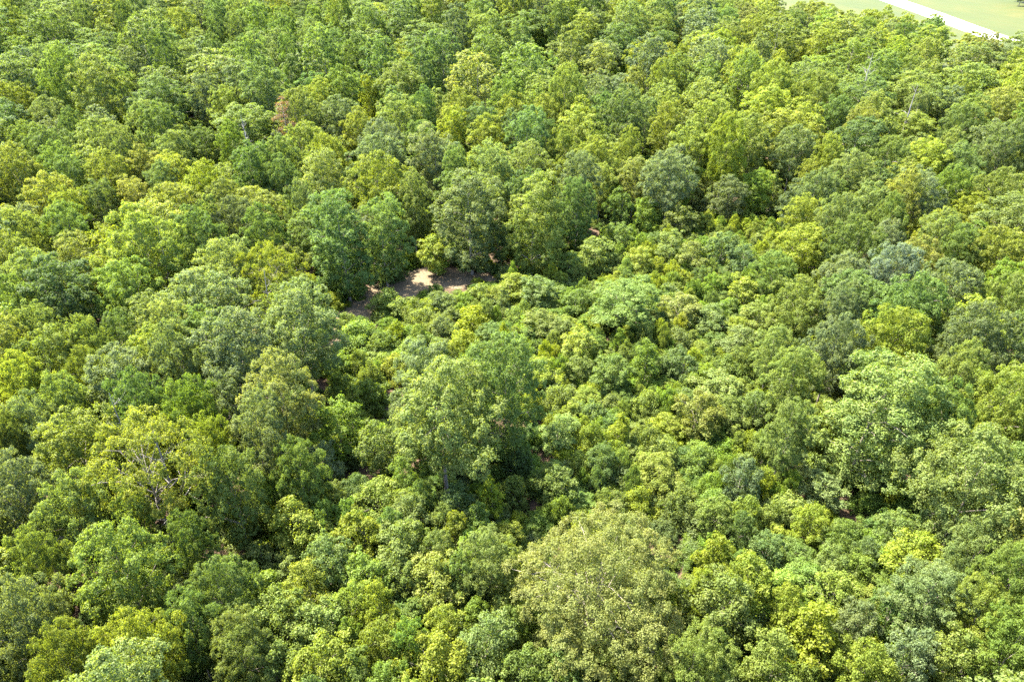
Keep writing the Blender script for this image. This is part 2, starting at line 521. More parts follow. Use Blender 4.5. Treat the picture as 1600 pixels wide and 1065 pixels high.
# (px, py, crown width in px, colour, form, height in m, label or None)
HERO = [
 # --- bottom left
 (28, 775, 135, 'G', 'broad', 15, None), (118, 808, 125, 'L', 'broad', 14, None), (198, 905, 135, 'L', 'oval', 15, None), (212, 825, 70, 'L', 'oval', 13, None),
 (58, 885, 95, 'L', 'broad', 13, None), (38, 975, 125, 'G', 'broad', 14, None), (105, 1045, 115, 'L', 'broad', 13, None), (215, 1020, 130, 'Y', 'broad', 13, None),
 (222, 722, 215, 'K', 'flat', 17, 'spreading mustard-green tree with bare grey branches above a dark gap and visible trunk'),
 (365, 772, 100, 'L', 'oval', 14, None), (308, 852, 75, 'M', 'oval', 12, None), (342, 920, 110, 'M', 'broad', 11, None), (375, 1015, 110, 'L', 'broad', 10, None),
 (300, 985, 90, 'M', 'oval', 11, None), (462, 828, 100, 'K', 'young', 7.5, None), (565, 838, 75, 'Y', 'young', 6.5, None), (618, 865, 95, 'L', 'young', 7, None),
 (642, 805, 65, 'G', 'young', 6, None), (485, 922, 85, 'K', 'young', 7, None), (432, 972, 105, 'L', 'young', 7.5, None), (548, 942, 70, 'Y', 'young', 6.5, None),
 (596, 950, 65, 'Y', 'young', 7, None), (676, 915, 100, 'O', 'young', 6.5, None), (692, 975, 65, 'Y', 'young', 6.5, None), (600, 1010, 80, 'K', 'young', 7, None),
 (498, 1040, 110, 'Y', 'young', 8, None), (675, 1045, 110, 'Y', 'young', 8, None), (430, 1050, 90, 'L', 'young', 7, None),
 (770, 775, 55, 'Y', 'layer', 6, 'small vivid yellow sapling standing alone just above the tan-tipped broad tree'),
 (715, 788, 55, 'D', 'young', 6, None), (765, 875, 90, 'L', 'oval', 10, None), (755, 1005, 95, 'L', 'young', 8, None), (640, 745, 60, 'M', 'young', 7, None),
 (815, 1045, 85, 'M', 'young', 7, None), (885, 1055, 90, 'M', 'young', 7, None), (950, 1052, 85, 'L', 'young', 7, None), (1000, 1022, 70, 'M', 'young', 6, None),
 (800, 985, 60, 'M', 'young', 6, None),
 (815, 722, 55, 'D', 'shrub', 4, None), (800, 762, 62, 'M', 'shrub', 4, None), (838, 745, 50, 'M', 'shrub', 3.5, None),
 # --- bottom middle and right
 (935, 910, 290, 'O', 'broad', 13.5, 'largest round tree, pale olive with tan leaf tips, bottom centre of the photo'),
 (1082, 1045, 135, 'L', 'broad', 11, 'pale bright round tree cut by the bottom edge, right of the tan-tipped broad tree'),
 (1120, 868, 70, 'Y', 'layer', 8, None), (1128, 950, 110, 'L', 'young', 8.5, None), (1088, 930, 60, 'Y', 'young', 8, None), (1172, 905, 90, 'Y', 'young', 8, None),
 (1157, 750, 62, 'B', 'young', 7, 'small bluish grey-green bushy tree in the brushy strip beside a shaded tall tree'),
 (1118, 805, 60, 'L', 'young', 5.5, None), (1160, 825, 50, 'D', 'young', 6, None),
 (1362, 650, 180, 'L', 'column', 17.5, 'huge lime-topped tree with a deeply shadowed foot, right of centre'),
 (1525, 745, 190, 'L', 'broad', 16, None), (1238, 795, 80, 'L', 'shrub', 4, None), (1268, 820, 62, 'Y', 'young', 6, None), (1312, 852, 62, 'M', 'young', 6, None),
 (1356, 862, 45, 'B', 'young', 5, None), (1408, 832, 72, 'L', 'young', 6, None), (1432, 872, 90, 'Y', 'young', 6.5, None), (1530, 855, 110, 'L', 'broad', 11, None),
 (1582, 905, 115, 'M', 'broad', 13, None), (1450, 935, 125, 'G', 'oval', 10, None), (1392, 955, 70, 'M', 'young', 7, None), (1530, 965, 90, 'K', 'oval', 11, None),
 (1302, 930, 75, 'L', 'young', 6, None), (1270, 985, 110, 'Y', 'layer', 8.5, 'glowing yellow-green layered tree near the bottom edge, right of centre'),
 (1236, 955, 65, 'Y', 'young', 7, None), (1340, 975, 65, 'G', 'young', 6.5, None), (1420, 1030, 80, 'G', 'young', 8, None), (1500, 1045, 90, 'L', 'young', 8.5, None),
 (1350, 1052, 85, 'Y', 'young', 8, None), (1578, 1022, 100, 'M', 'oval', 12, None), (1300, 885, 60, 'L', 'young', 5.5, None), (1210, 1040, 90, 'L', 'young', 8, None),
 # --- left side, middle height
 (208, 448, 108, 'V', 'broad', 14, 'vivid green tree with dark hollow below it, left of the mid-photo'),
 (100, 462, 115, 'D', 'oval', 16, None), (32, 490, 75, 'M', 'oval', 15, None), (335, 475, 140, 'G', 'broad', 15, None), (75, 570, 120, 'L', 'broad', 14, None),
 (140, 548, 80, 'L', 'broad', 14, None), (45, 605, 85, 'Y', 'broad', 14, None), (185, 535, 70, 'M', 'oval', 12, None), (108, 640, 75, 'L', 'oval', 14, None), (55, 670, 105, 'G', 'broad', 14, None),
 (215, 640, 105, 'D', 'broad', 15, None), (280, 560, 110, 'G', 'broad', 15, None), (375, 555, 120, 'G', 'oval', 16, None), (300, 655, 85, 'M', 'oval', 15, None),
 (150, 590, 70, 'L', 'broad', 13, None), (330, 705, 70, 'Y', 'oval', 14, None), (18, 700, 70, 'L', 'broad', 14, None), (430, 425, 115, 'K', 'flat', 15.5, None),
 (470, 515, 125, 'G', 'oval', 17, 'tall grey-green tree directly below left of the dirt clearing'),
 (440, 625, 110, 'O', 'oval', 16, 'tall tan-tipped olive tree rising between dark gaps, left of centre'),
 (528, 668, 85, 'V', 'young', 9, None), (470, 745, 80, 'M', 'oval', 12, None), (505, 730, 60, 'G', 'young', 7, None), (598, 700, 70, 'L', 'young', 8, None),
 # --- trees round the clearing
 (535, 380, 105, 'D', 'column', 18, 'tall dark green tree whose foliage reaches the dirt on the clearing\'s left side'),
 (597, 370, 80, 'M', 'column', 16, 'dark leafy tree behind the bend of the dirt clearing'),
 (735, 345, 108, 'G', 'column', 17.5, 'tall grey-green tree, left one of the pair behind the clearing'),
 (832, 348, 100, 'L', 'column', 18.5, 'tall pale-topped tree, right one of the pair behind the clearing'),
 (680, 393, 64, 'Y', 'young', 7, 'bright lime young tree at the back edge of the dirt clearing'),
 (902, 330, 62, 'D', 'column', 15, None), (605, 418, 55, 'D', 'shrub', 4, 'dark rounded shrub at the back left of the dirt clearing'),
 (560, 508, 50, 'M', 'shrub', 3, None), (540, 500, 40, 'L', 'shrub', 2.5, None), (610, 470, 78, 'L', 'shrub', 4, 'round light green shrub in front of the bare dirt'),
 # --- the great tree in the middle
 (690, 640, 200, 'L', 'broad', 17, 'great broad light green tree in the middle of the photo'),
 (788, 612, 120, 'M', 'column', 17.5, 'added darker crown standing for the shaded right side of the great middle tree'),  # added crown: the great tree's shaded right side as darker leaf colour
 # --- brushy regrowth
 (660, 495, 55, 'L', 'shrub', 3.5, None), (700, 470, 50, 'L', 'shrub', 3, None), (755, 458, 60, 'L', 'shrub', 4, None), (795, 447, 60, 'Y', 'young', 5, None),
 (738, 500, 72, 'Y', 'shrub', 4.5, None), (690, 510, 50, 'G', 'shrub', 4, None), (560, 525, 80, 'V', 'shrub', 4.5, None), (600, 535, 60, 'M', 'shrub', 4, None),
 (642, 545, 60, 'L', 'shrub', 4, None), (618, 570, 62, 'K', 'shrub', 4, None), (720, 535, 62, 'Y', 'shrub', 4, None), (530, 565, 65, 'V', 'shrub', 4, None),
 (492, 505, 50, 'L', 'shrub', 3.5, None), (575, 610, 70, 'M', 'shrub', 4.5, None), (530, 605, 60, 'L', 'shrub', 4, None),
 (930, 392, 64, 'L', 'young', 7, None), (965, 372, 50, 'M', 'young', 7, None), (1000, 408, 52, 'Y', 'young', 6, None), (1046, 385, 55, 'L', 'young', 7, None),
 (1085, 402, 55, 'L', 'young', 6.5, None), (1130, 388, 55, 'M', 'young', 7, None), (1160, 408, 50, 'D', 'young', 6.5, None), (890, 415, 50, 'M', 'young', 5.5, None),
 (970, 470, 118, 'V', 'oval', 9, 'bright green spreading tree in the brush, right of the clearing'),
 (842, 455, 70, 'M', 'young', 5.5, None), (850, 505, 65, 'L', 'young', 5.5, None), (905, 540, 58, 'Y', 'young', 6, None), (1010, 560, 55, 'V', 'layer', 8, None),
 (958, 582, 66, 'M', 'young', 6, None), (1060, 482, 70, 'O', 'young', 6, None), (1110, 500, 60, 'L', 'young', 5.5, None),
 (1165, 458, 64, 'Y', 'layer', 6.5, 'young tree with orange-yellow leaf tips in the brushy strip'),
 (1182, 495, 60, 'L', 'young', 5.5, None), (1150, 535, 70, 'L', 'young', 5.5, None), (1130, 572, 60, 'M', 'shrub', 4, None), (1065, 572, 60, 'M', 'young', 5.5, None),
 (1122, 608, 80, 'L', 'young', 5.5, None), (850, 582, 62, 'Y', 'young', 5.5, None), (828, 625, 50, 'Y', 'shrub', 4, None), (872, 622, 60, 'L', 'shrub', 4.5, None),
 (962, 672, 55, 'Y', 'layer', 6, 'golden-yellow sapling in the brush right of the great middle tree'),
 (872, 672, 62, 'L', 'young', 5, None), (922, 642, 60, 'M', 'shrub', 4, None), (1012, 682, 62, 'L', 'shrub', 4.5, None), (1088, 645, 82, 'O', 'young', 7, None),
 (1142, 645, 62, 'L', 'young', 5.5, None), (1040, 702, 65, 'L', 'shrub', 4, None), (1180, 640, 60, 'M', 'young', 6, None), (1025, 742, 75, 'K', 'young', 5, None),
 (1000, 785, 65, 'Y', 'shrub', 4, None), (1062, 790, 65, 'L', 'shrub', 4.5, None), (872, 748, 70, 'L', 'young', 5.5, None), (905, 728, 55, 'L', 'shrub', 4, None),
 (942, 722, 55, 'D', 'young', 5.5, None), (1095, 720, 60, 'L', 'shrub', 4, None), (1060, 528, 55, 'L', 'shrub', 4, None), (900, 470, 50, 'M', 'young', 5.5, None),
 (800, 495, 50, 'L', 'shrub', 4, None), (1010, 630, 60, 'L', 'shrub', 4, None), (1205, 800, 60, 'L', 'shrub', 4, None), (1195, 860, 60, 'M', 'young', 5, None),
 # --- right side, middle height
 (1245, 385, 82, 'Y', 'oval', 11, 'yellow-green tree with a golden top at the head of the brushy strip'), (1392, 530, 116, 'Y', 'broad', 15, 'round vivid yellow-green tree standing out among grey-green ones on the right'),
 (1340, 385, 90, 'M', 'broad', 15, None), (1392, 425, 100, 'G', 'broad', 15, None), (1482, 455, 105, 'G', 'broad', 15, None), (1560, 405, 92, 'Y', 'broad', 15, None),
 (1250, 480, 95, 'L', 'broad', 13, None), (1302, 545, 105, 'G', 'broad', 15, None), (1238, 595, 85, 'L', 'oval', 13, None), (1530, 535, 120, 'G', 'broad', 16, None),
 (1582, 480, 90, 'L', 'broad', 15, None), (1565, 630, 125, 'L', 'broad', 16, None), (1495, 600, 75, 'L', 'oval', 15, None), (1470, 665, 80, 'M', 'oval', 15, None),
 (1228, 675, 78, 'L', 'oval', 12, None), (1205, 550, 65, 'L', 'oval', 11, None), (1210, 425, 62, 'M', 'oval', 10, None),
 # --- upper middle
 (45, 228, 72, 'M', 'broad', 15, None), (30, 172, 70, 'Y', 'broad', 15, None), (92, 262, 68, 'M', 'broad', 15, None), (75, 312, 100, 'O', 'broad', 15, 'pale tan-tipped broad tree near the left edge, a third of the way down'),
 (170, 275, 80, 'K', 'broad', 15, None), (115, 285, 60, 'D', 'oval', 15, None), (160, 222, 90, 'L', 'broad', 15, None), (270, 242, 80, 'L', 'broad', 15, None),
 (278, 275, 64, 'Y', 'oval', 14, None), (38, 368, 80, 'L', 'broad', 15, None), (112, 362, 85, 'M', 'broad', 15, None), (152, 322, 60, 'G', 'oval', 14, None),
 (218, 312, 60, 'O', 'oval', 13, None), (322, 290, 84, 'Y', 'broad', 15, None), (312, 372, 90, 'D', 'broad', 16, None), (380, 350, 80, 'G', 'broad', 15, None),
 (352, 322, 60, 'L', 'oval', 14, None), (470, 228, 75, 'L', 'broad', 15, None), (560, 205, 66, 'K', 'broad', 15, None), (515, 245, 62, 'Y', 'broad', 15, None), (440, 282, 70, 'M', 'broad', 15, None),
 (500, 300, 95, 'L', 'column', 18, None), (590, 288, 110, 'K', 'broad', 18, 'broad mustard-green tree standing behind the two dark clearing trees'), (645, 320, 62, 'L', 'oval', 16, None),
 (680, 262, 75, 'G', 'column', 18, None), (720, 172, 68, 'K', 'broad', 15, None), (762, 222, 62, 'Y', 'oval', 15, None), (705, 208, 50, 'Y', 'oval', 15, None),
 (415, 375, 66, 'D', 'oval', 16, None), (575, 162, 28, 'Y', 'oval', 13, None), (905, 295, 72, 'G', 'column', 17, None), (935, 252, 70, 'K', 'broad', 15, None),
 (985, 235, 55, 'K', 'broad', 15, None), (1046, 278, 88, 'G', 'broad', 16, 'large pale grey-green tree behind the brushy strip, right of the twin tall trees'),
 (1100, 205, 62, 'K', 'column', 17, None), (1010, 182, 60, 'G', 'broad', 15, None), (970, 325, 44, 'M', 'young', 9, None), (1010, 335, 44, 'V', 'young', 8, None), (1062, 345, 60, 'L', 'young', 8, None),
 (1180, 295, 55, 'V', 'oval', 11, None), (1140, 305, 55, 'G', 'oval', 11, None), (850, 182, 60, 'K', 'broad', 15, None), (880, 232, 65, 'L', 'broad', 15, None),
 (1240, 235, 80, 'G', 'broad', 15, None), (1300, 185, 60, 'D', 'broad', 16, None), (1322, 275, 90, 'L', 'broad', 15, None), (1260, 276, 36, 'K', 'oval', 12, None),
 (1440, 260, 72, 'Y', 'oval', 15, None), (1502, 262, 80, 'M', 'broad', 15, None), (1592, 202, 45, 'V', 'oval', 15, None), (1502, 200, 70, 'D', 'broad', 15, None),
 (1482, 302, 55, 'M', 'oval', 15, None), (1385, 250, 70, 'L', 'broad', 15, None), (1270, 305, 70, 'G', 'broad', 15, None), (1310, 342, 75, 'L', 'broad', 15, None),
 (1390, 345, 70, 'M', 'broad', 15, None), (1352, 330, 60, 'L', 'oval', 15, None), (1252, 340, 60, 'Y', 'oval', 13, None), (1560, 305, 90, 'L', 'broad', 15, None), (1470, 375, 80, 'L', 'broad', 15, None),
]

BRUSH_PX = np.array([(505, 530), (520, 470), (600, 425), (700, 405), (790, 430), (885, 425), (905, 370), (1010, 330), (1180, 330), (1300, 380),
                     (1262, 440), (1215, 560), (1190, 640), (1200, 740), (1300, 810), (1420, 820), (1480, 900), (1480, 1065), (1180, 1065), (1100, 900),
                     (1060, 790), (860, 775), (850, 640), (830, 530), (720, 505), (620, 560), (550, 600)], float)
BOTTOM_PX = np.array([(400, 800), (560, 740), (800, 760), (790, 1065), (385, 1065)], float)
items = []      # dicts: x, y, r, h, form, col, label


def add_item(x, y, r, h, form, col, label=None, hero=False):
    items.append(dict(x=x, y=y, r=r, h=h, form=form, col=col, label=label, hero=hero))


CENTRE = {'broad': .68, 'oval': .64, 'column': .55, 'flat': .74, 'young': .6, 'layer': .58, 'shrub': .6}
for px, py, w, c, form, h, lab in HERO:
    z = CENTRE[form] * h
    for _ in range(3):
        p = at(px, py, z)
        z = CENTRE[form] * h + float(tz(p[0], p[1]))
    dep = proj(p)[2]
    add_item(p[0], p[1], w / 2 * dep / FPX * 1.04, h, form, c, lab, True)

grid = {}
CELL = 8.0


def g_add(it):
    grid.setdefault((int(it['x'] // CELL), int(it['y'] // CELL)), []).append(it)


def crowded(x, y, r, k):
    a, b = int(x // CELL), int(y // CELL)
    for i in range(a - 2, a + 3):
        for j in range(b - 2, b + 3):
            for it in grid.get((i, j), ()):
                if (it['x'] - x) ** 2 + (it['y'] - y) ** 2 < (k * (it['r'] + r)) ** 2:
                    return True
    return False


for it in items:
    g_add(it)


HP = np.array([(q[0], q[1], q[2] / 2) for q in HERO], float)
HD = np.array([proj(np.array([it['x'], it['y'], .6 * it['h']]))[2] for it in items])
GAPS = [(818, 695, 90), (434, 192, 26), (903, 362, 40), (255, 790, 60), (556, 596, 30), (1292, 790, 40), (140, 495, 40), (1402, 768, 36), (110, 158, 24), (205, 165, 20), (232, 98, 18), (365, 62, 20), (535, 45, 16), (665, 140, 18), (330, 55, 18), (30, 42, 20), (850, 45, 16), (1295, 188, 20)]   # dark openings in the canopy
HP = np.vstack([HP, np.array(GAPS, float)]); HD = np.append(HD, np.full(len(GAPS), 1e9))


def hides(x, y, r, h, tall=True):
    """would this filler plant stand in front of one that the photograph shows, or of the brush and the clearing"""
    g = float(tz(x, y))
    px, py, d = proj(np.array([x, y, g + h * .7])); px, py, d = float(px), float(py), float(d)
    w = r * FPX / d
    if np.any((HD > d) & (np.hypot(HP[:, 0] - px, HP[:, 1] - py) < .62 * w + .3 * HP[:, 2])):
        return True
    if not tall:
        return bool(inside(DIRT_P, np.array([px, px, px - w * .6, px + w * .6]), np.array([py - w, py + w * .5, py, py])).any())
    qx, qy = np.array([px, px, px - w * .5, px + w * .5]), np.array([py, py - w * .9, py, py])
    return bool(inside(BRUSH_PX, qx, qy).any() or inside(BOTTOM_PX, qx, qy).any())


DIRT_P = np.array(DIRT_PX, float)


def pick_colour(x, y, r):
    """bluish and deep up left, partly painting in its shade; yellower on the right"""
    px, py, _ = proj(np.array([x, y, 12.0]))
    u = float(px) / W
    w = dict(O=.5, Y=.7, L=2.4, M=1.5, D=.7, G=1.4, K=.7, B=.15, V=.2)
    if y > 130:
        k = float(smooth(.75, .25, u))
        w['D'] += 3.2 * k; w['G'] += .9 * k; w['B'] += 1.5 * k; w['M'] += 2.2 * k; w['L'] *= 1 - .5 * k; w['K'] *= 1 - .7 * k; w['Y'] *= 1 - .7 * k; w['O'] *= 1 - .7 * k  # shade of the far left put into the leaf colours
        w['L'] += 1.4 * (1 - k); w['K'] += .9 * (1 - k); w['Y'] += .35 * (1 - k)
        w['D'] *= .35 + .65 * k; w['M'] *= .5 + .5 * k
    ks = list(w)
    v = np.array([w[q] for q in ks]); v /= v.sum()
    return ks[int(rng.choice(len(ks), p=v))]


def in_view(x, y, r, margin):
    px, py, d = proj(np.array([x, y, 9.0]))
    if d < 5:
        return False
    m = r * FPX / d + margin
    return -m < px < W + m and -m * 1.3 < py < H + m * 1.3


# brush first, then the wood (two passes: tall trees, then smaller ones in the gaps)
for n, kk, forms, rr_, hh, zone in ((4200, .52, ('young', 'shrub', 'layer', 'shrub'), (1.2, 2.3), (2.6, 5.5), 'brush'),
                                    (2500, .54, ('young', 'young', 'layer'), (1.6, 2.7), (4.5, 8.0), 'bottom')):
    P = REGROW if zone == 'brush' else BOTTOM
    lo, hi = P.min(0), P.max(0)
    for _ in range(n):
        x, y = rng.uniform(lo, hi)
        r = rng.uniform(*rr_)
        h = rng.uniform(*hh)
        if not inside(P, x, y) or inside(DIRT, x, y) or crowded(x, y, r, kk) or hides(x, y, r, h, False):
            continue
        add_item(x, y, r, h, forms[int(rng.integers(len(forms)))], str(rng.choice(list('LLYYMVVVLM'))))
        g_add(items[-1])
for n, rr_, kk, hh in ((30000, (3.8, 6.8), .66, (15.5, 1.7)), (26000, (2.8, 4.2), .64, (13.5, 1.8)), (20000, (1.6, 2.8), .62, (6.5, 1.5))):
    xs = rng.uniform(-380, 380, n); ys = rng.uniform(8, 480, n)
    rs = rng.uniform(*rr_, n)
    if hh[0] > 10:
        rs *= 1 + .25 * smooth(110, 230, ys)
    else:
        ys = 8 + (ys - 8) * .4
    keep = (field_side(xs, ys) < -2) & (np.abs(xs) < 55 + ys * .9)
    if hh[0] > 10:
        keep &= ~inside(REGROW, xs, ys) & ~inside(BOTTOM, xs, ys)
    for e in ((0, 0), (3.0, 0), (-3.0, 0), (0, 2.5), (0, -3.0)):
        keep &= ~inside(DIRT, xs + e[0], ys + e[1])
    for x, y, r in zip(xs[keep], ys[keep], rs[keep]):
        if crowded(x, y, r, kk + (.1 if y > 130 else 0) + (.08 if y > 150 and x < 0 else 0)):
            continue
        far = float(smooth(110, 200, y)) if hh[0] > 10 else 0.0
        h = float(np.clip(rng.normal(hh[0] + 1.0 * far, hh[1] + 1.6 * far), 4, 21.5 if field_side(x, y) < -60 else 16.5))
        if hides(x, y, r, h, h > 9):
            continue
        f = 'broad' if r > 4.4 and rng.uniform() < (.75 if y < 120 else .35) else 'oval'
        if hh[0] < 10:
            f = ('young', 'layer', 'shrub')[int(rng.integers(3))]
        add_item(x, y, r, h if f != 'shrub' else h * .6, f, pick_colour(x, y, r))
        g_add(items[-1])
# the far wood beyond the field, top right corner
far_wood = [at(1522 + q * 9.0, -3 + q * 2.5, RISE + .5)[:2] for q in range(0, 22)]
fdir = unit(far_wood[-1] - far_wood[0]); fn = np.array([-fdir[1], fdir[0]]); fn = fn if fn[0] > 0 else -fn
for q in range(420):
    p = far_wood[0] + fdir * rng.uniform(-10, 420) + fn * rng.uniform(4, 130)
    r = rng.uniform(4, 6)
    if not crowded(p[0], p[1], r, .7):
        add_item(p[0], p[1], r, rng.uniform(13, 17), 'broad', str(rng.choice(list('DMGB'))))
        g_add(items[-1])

# ------------------------------------------------------------------ which plants show, and how large (ellipsoids drawn front to back)
BW, BH = 480, 320
zbuf = np.full((BH, BW), 1e9); idb = np.full((BH, BW), -1, int)
uu = (np.arange(BW) + .5) / BW * W; vv = (np.arange(BH) + .5) / BH * H
DX = (uu - W / 2) / FPX; DV = (H / 2 - vv) / FPX
for n, it in enumerate(items):
    g = float(tz(it['x'], it['y'])); it['z'] = g
    b = {'broad': .3, 'oval': .24, 'column': .07, 'flat': .42}.get(it['form'], .08)
    cz = g + it['h'] * (1 + b) / 2; rz = it['h'] * (1 - b) / 2
    c = np.array([it['x'], it['y'], cz])
    px, py, d = proj(c)
    it['px'], it['py'], it['dep'] = float(px), float(py), float(d)
    it['vis'] = 0
    if d < 8:
        continue
    m = max(it['r'], rz) * FPX / (d - 6)
    i0, i1 = int((px - m) / W * BW), int((px + m) / W * BW) + 2
    j0, j1 = int((py - m) / H * BH), int((py + m) / H * BH) + 2
    i0, j0, i1, j1 = max(i0, 0), max(j0, 0), min(i1, BW), min(j1, BH)
    if i0 >= i1 or j0 >= j1:
        continue
    U, V = np.meshgrid(DX[i0:i1], DV[j0:j1])
    D = np.stack([U, cp + V * sp, -sp + V * cp], -1)
    s = np.array([it['r'], it['r'], rz])
    o = (CAM - c) / s; D = D / s
    a = (D ** 2).sum(-1); hb = D @ o; cc = o @ o - 1
    disc = hb * hb - a * cc
    t = np.where(disc > 0, (-hb - np.sqrt(np.maximum(disc, 0))) / a, 1e9)
    z = zbuf[j0:j1, i0:i1]
    k = t < z
    z[k] = t[k]
    idb[j0:j1, i0:i1][k] = n
cnt = np.bincount(idb[idb >= 0].ravel(), minlength=len(items))
JJ, II = np.nonzero(idb >= 0)
ids = idb[JJ, II]
sx = np.bincount(ids, weights=uu[II], minlength=len(items)); sy = np.bincount(ids, weights=vv[JJ], minlength=len(items))
for n, it in enumerate(items):
    it['vis'] = int(cnt[n])
    if cnt[n]:
        it['vx'], it['vy'] = sx[n] / cnt[n], sy[n] / cnt[n]

KIND = {'broad': 'broadleaf_tree', 'oval': 'broadleaf_tree', 'column': 'broadleaf_tree', 'flat': 'broadleaf_tree', 'young': 'young_tree', 'layer': 'young_tree', 'shrub': 'shrub'}
GROUP = {'broadleaf_tree': 'broadleaf trees of the wood', 'young_tree': 'young trees in the brushy regrowth', 'shrub': 'shrubs in the brushy regrowth'}
CATEGORY = {'broadleaf_tree': 'tree', 'young_tree': 'young tree', 'shrub': 'shrub'}
singles, masses = [], []
for kind in GROUP:
    mem = sorted((it for it in items if KIND[it['form']] == kind), key=lambda t: (-(t['label'] is not None), -t['vis']))
    for k, it in enumerate(mem):
        (singles if k < 300 and it['vis'] >= 8 else masses).append(it)

# ------------------------------------------------------------------ labels that point at one plant
MARKS = [((640, 450), 'the dirt clearing'), ((928, 905), 'the tan-tipped broad tree'), ((690, 640), 'the great middle tree'), ((785, 345), 'the twin tall trees'),
         ((443, 175), 'the rust-brown dead tree'), ((222, 722), 'the spreading mustard-green tree'), ((770, 775), 'the lone yellow sapling'), ((1392, 530), 'the vivid yellow-green tree'),
         ((1362, 650), 'the huge lime-topped tree'), ((385, 205), 'the bare grey tree'), ((1450, 15), 'the white road'), ((1545, 292), 'the leaning bare trunk'), ((1157, 750), 'the bluish bushy tree'),
         ((0, 1065), 'the bottom-left corner'), ((1600, 1065), 'the bottom-right corner'), ((0, 0), 'the top-left corner'), ((208, 448), 'the vivid green tree'), ((440, 625), 'the tall tan-tipped tree'),
         ((970, 470), 'the bright spreading tree'), ((1046, 278), 'the large pale tree')]


def where(px, py):
    d, (m, name) = min(((math.hypot(px - m[0], py - m[1]), (m, name)) for m, name in MARKS if math.hypot(px - m[0], py - m[1]) > 18), key=lambda q: q[0])
    dx, dy = px - m[0], py - m[1]
    v = 'above' if dy < -.42 * d else 'below' if dy > .42 * d else ''
    h = 'left' if dx < -.42 * d else 'right' if dx > .42 * d else ''
    if v and h:
        return '%s %s of %s' % (v, h, name), d
    return (('%s of %s' % (h, name)) if h else '%s %s' % (v, name)), d


FORM = {'broad': 'round', 'oval': 'upright', 'column': 'tall', 'flat': 'spreading', 'young': 'young', 'layer': 'young tiered', 'shrub': ''}
ORD = ['nearest to it', 'second nearest to it', 'third nearest to it', 'fourth nearest to it', 'fifth nearest to it', 'sixth nearest to it', 'seventh nearest to it', 'eighth nearest to it',
       'ninth nearest to it', 'tenth nearest to it', 'eleventh nearest to it', 'twelfth nearest to it', 'thirteenth nearest to it', 'fourteenth nearest to it']
same = {}
for it in singles:
    if it['label']:
        continue
    noun = 'shrub' if it['form'] == 'shrub' else 'tree'
    w = 2 * it['r'] * FPX / it['dep']
    size = 'large' if w > 115 else 'small' if w < 58 and noun == 'tree' and FORM[it['form']][:5] != 'young' else ''
    head = ' '.join(q for q in (size, FORM[it['form']], CNAME[it['col']], noun) if q)
    rel, dist = where(it['vx'], it['vy'])
    same.setdefault(head + ' ' + rel, []).append((dist, id(it), it))
for text, group in same.items():
    group.sort()
    for k, (_, _, it) in enumerate(group):
        it['label'] = text + (', ' + ORD[min(k, 13)] if len(group) > 1 else '')
        if len(it['label'].split()) <= 12:
            it['label'] += ', %d%% across, %d%% down' % (round(it['vx'] / W * 100), round(it['vy'] / H * 100))

# ------------------------------------------------------------------ planting
VAR = {}
for k in PROTO:
    VAR.setdefault(k.rstrip('0123456789'), []).append(k)


def tint_of(it):
    c = np.array(TINT[it['col']])
    c[:3] = (c[:3] * .78 + np.array([.089, .124, .018]) * .22) * (1.03, 1.0, 1.45)
    if it['form'] in ('young', 'layer', 'shrub'):
        c[3] *= .4
    c[:3] *= np.clip(1 + rng.normal(0, .1), .75, 1.3)
    c[0] *= 1 + rng.normal(0, .03); c[2] *= 1 + rng.normal(0, .15)
    return [float(v) for v in c]


SRC = {}
for it in singles:
    form = it['form']
    fam = form
    if form in ('broad', 'oval') and it['dep'] > 165:
        fam = 'far_' + form
    if form == 'broad' and it['r'] > 7.2 and it['hero']:
        fam = 'grand'
    key = VAR[fam][int(rng.integers(len(VAR[fam])))]
    p = PROTO[key]
    kind = KIND[form]
    root = bpy.data.objects.new(kind, None)
    COL.objects.link(root)
    root.empty_display_size = .5
    root.location = (it['x'], it['y'], it['z'] - .05)
    root.rotation_euler = (0, 0, rng.uniform(0, 6.283))
    s = it['r'] / p['R']
    root.scale = (s, s, it['h'] / p['h'])
    root['label'] = it['label']; root['category'] = CATEGORY[kind]; root['group'] = GROUP[kind]
    if key in SRC:
        tr = SRC[key][0].copy(); cr = SRC[key][1].copy()
        COL.objects.link(tr); COL.objects.link(cr)
        tr.parent = root; cr.parent = root
    else:
        tr = obj('stem' if form == 'shrub' else 'trunk', p['trunk'], root)
        cr = obj('foliage' if form == 'shrub' else 'crown', p['crown'], root)
        SRC[key] = (tr, cr)
    cr['tint'] = tint_of(it)


